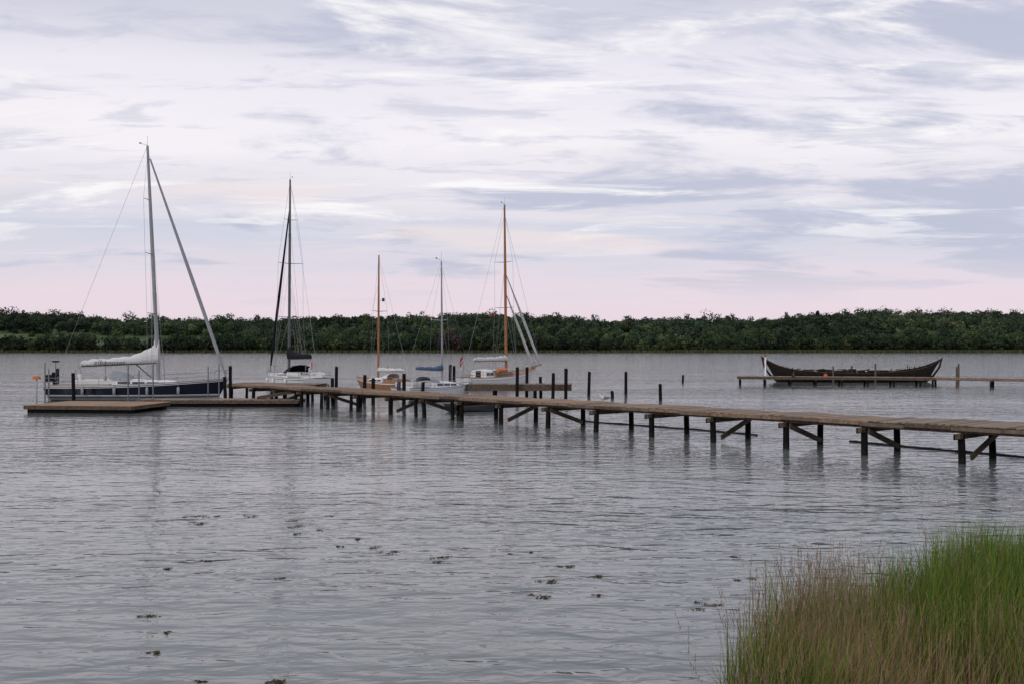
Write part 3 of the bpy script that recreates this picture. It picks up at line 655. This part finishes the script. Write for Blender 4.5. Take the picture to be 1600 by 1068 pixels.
# ---- gull on the pier
m=MB(); pts=[(-.26,0,.24),(-.17,0,.25),(-.06,0,.26),(.06,0,.275),(.14,0,.30),(.175,0,.345),(.2,0,.395),(.235,0,.405),(.262,0,.40)]
m.path(pts,[.012,.045,.078,.088,.07,.045,.043,.036,.014],GW,12)
m.path([(.255,0,.40),(.29,0,.396),(.315,0,.386)],[.013,.010,.003],GY,6)
for sg in(1,-1):
    m.path([(.11,sg*.055,.29),(.02,sg*.075,.285),(-.12,sg*.055,.27),(-.24,sg*.02,.265),(-.34,sg*.008,.26)],[.02,.062,.052,.028,.006],GG,8,(.45,1))
    m.path([(.02,sg*.035,.2),(.01,sg*.035,.1),(.02,sg*.035,.008)],[.014,.007,.007],GY,6); m.box((.045,sg*.035,.006),(.07,.05,.008),GY)
    m.path([(.235,sg*.033,.413),(.238,sg*.037,.414)],[.006,.004],INK,6)
g=m.build('seagull',pier_pt(19.4,.7,DH+.01),math.radians(200)); g.scale=(1.15,1.15,1.15)

# ------------------------------------------------------------------ world
w=bpy.data.worlds.new('World'); scene.world=w; w.use_nodes=True; nt=w.node_tree
bg=nt.nodes['Background']
SUN_EL=math.radians(32); SUN_AZ=math.radians(215)
sky=nd(nt,'ShaderNodeTexSky',sky_type='NISHITA'); sky.sun_disc=False; sky.sun_elevation=SUN_EL; sky.sun_rotation=SUN_AZ
tc=nd(nt,'ShaderNodeTexCoord'); sp=nd(nt,'ShaderNodeSeparateXYZ'); nt.links.new(tc.outputs['Generated'],sp.inputs[0])
x,y,z=sp.outputs; z=mth('MAXIMUM',z,0.0)
hor=mth('SQRT',mth('ADD',mth('MULTIPLY',x,x),mth('MULTIPLY',y,y))); e=mth('DIVIDE',z,mth('MAXIMUM',hor,0.05))
zz=mth('ADD',z,0.11); cx=nd(nt,'ShaderNodeCombineXYZ'); nt.links.new(mth('DIVIDE',x,zz),cx.inputs[0]); nt.links.new(mth('DIVIDE',y,zz),cx.inputs[1])
def cn(scale,st,rot,detail,dist,loc=(0,0,0),rough=.55):
    mp=nd(nt,'ShaderNodeMapping'); mp.inputs['Scale'].default_value=st; mp.inputs['Rotation'].default_value=(0,0,rot); mp.inputs['Location'].default_value=loc
    nt.links.new(cx.outputs[0],mp.inputs[0]); n=nd(nt,'ShaderNodeTexNoise'); n.inputs['Scale'].default_value=scale; n.inputs['Detail'].default_value=detail; n.inputs['Distortion'].default_value=dist; n.inputs['Roughness'].default_value=rough
    nt.links.new(mp.outputs[0],n.inputs['Vector']); return n.outputs['Fac']
def mrng(v,a,b_,c=0.0,d=1.0):
    n=nd(nt,'ShaderNodeMapRange',interpolation_type='SMOOTHSTEP'); n.inputs[1].default_value=a;n.inputs[2].default_value=b_;n.inputs[3].default_value=c;n.inputs[4].default_value=d; nt.links.new(v,n.inputs[0]); return n.outputs[0]
def S(r,g,b_):
    f=lambda c:((c/255+.055)/1.055)**2.4
    return (f(r),f(g),f(b_))
n_warp=cn(1.5,(.5,1,1),.1,5,.3,(3,1,0))
ee=mth('MULTIPLY_ADD',mth('SUBTRACT',n_warp,.5),0.10,e)
base=ramp(nt,[(0.0,S(228,212,222)),(.05,S(231,215,225)),(.085,S(220,214,226)),(.115,S(208,210,225)),(.15,S(230,225,233)),(.20,S(245,240,245)),(.27,S(237,233,242)),(.33,S(210,210,224)),(.6,S(202,205,219)),(1,S(196,200,214))])
nt.links.new(ee,base.inputs[0])
def mixc(f,a,b_):
    m_=nd(nt,'ShaderNodeMixRGB')
    for k,v in enumerate((f,a,b_)):
        if isinstance(v,tuple): m_.inputs[k].default_value=(*v,1)
        elif isinstance(v,float): m_.inputs[k].default_value=v
        else: nt.links.new(v,m_.inputs[k])
    return m_.outputs[0]
az=mth('DIVIDE',x,mth('MAXIMUM',mth('ABSOLUTE',y),.05)); azc=mth('MAXIMUM',mth('MINIMUM',az,.5),-.5)
m1=mrng(mth('ADD',cn(1.5,(.6,1,1),-.12,9,.4,(0,4,0),.6),mth('MULTIPLY',azc,.17)),.50,.63)
c=mixc(mth('MULTIPLY',mth('MULTIPLY',m1,mrng(e,.03,.10)),.88),base.outputs[0],S(186,190,210))
m2=mrng(cn(2.6,(.45,1.1,1),.10,10,.6,(7,2,0),.62),.53,.65)
m2=mth('MULTIPLY',m2,mrng(e,.06,.15)); c=mixc(mth('MULTIPLY',m2,.85),c,S(253,250,250))
m4=mrng(cn(4.2,(.5,1.2,1),-.05,10,.4,(2,6,0),.64),.50,.64); m4=mth('MULTIPLY',m4,mrng(e,.06,.2)); c=mixc(mth('MULTIPLY',m4,.48),c,S(190,193,212))
m3=mrng(cn(.9,(.35,1.4,1),.05,6,.4,(1,9,0)),.53,.64); m3=mth('MULTIPLY',m3,mth('MULTIPLY',mrng(e,.07,.11),mrng(e,.2,.15)))
c=mixc(mth('MULTIPLY',m3,.55),c,S(243,228,225))
skc=nd(nt,'ShaderNodeMixRGB',blend_type='MULTIPLY'); skc.inputs[0].default_value=1; skc.inputs[2].default_value=(.1,.1,.1,1); nt.links.new(sky.outputs[0],skc.inputs[1])
c=mixc(.95,skc.outputs[0],c)
nt.links.new(c,bg.inputs['Color']); bg.inputs['Strength'].default_value=1.04
su=bpy.data.lights.new('sun','SUN'); su.energy=.8; su.angle=math.radians(14); su.color=(1,.95,.88); so=bpy.data.objects.new('sun',su); scene.collection.objects.link(so)
dirv=Vector((math.sin(SUN_AZ)*math.cos(SUN_EL),math.cos(SUN_AZ)*math.cos(SUN_EL),math.sin(SUN_EL))); so.rotation_euler=dirv.to_track_quat('Z','Y').to_euler()

# ------------------------------------------------------------------ camera
cd=bpy.data.cameras.new('camera'); cd.lens=35; cd.sensor_width=36; cd.shift_y=9/1600; cd.clip_start=.1; cd.clip_end=10000
co=bpy.data.objects.new('camera',cd); co.location=(0,0,CAMH); co.rotation_euler=(math.radians(90),0,0); scene.collection.objects.link(co); scene.camera=co
scene.view_settings.view_transform='Standard'; scene.view_settings.look='None'; scene.view_settings.exposure=0
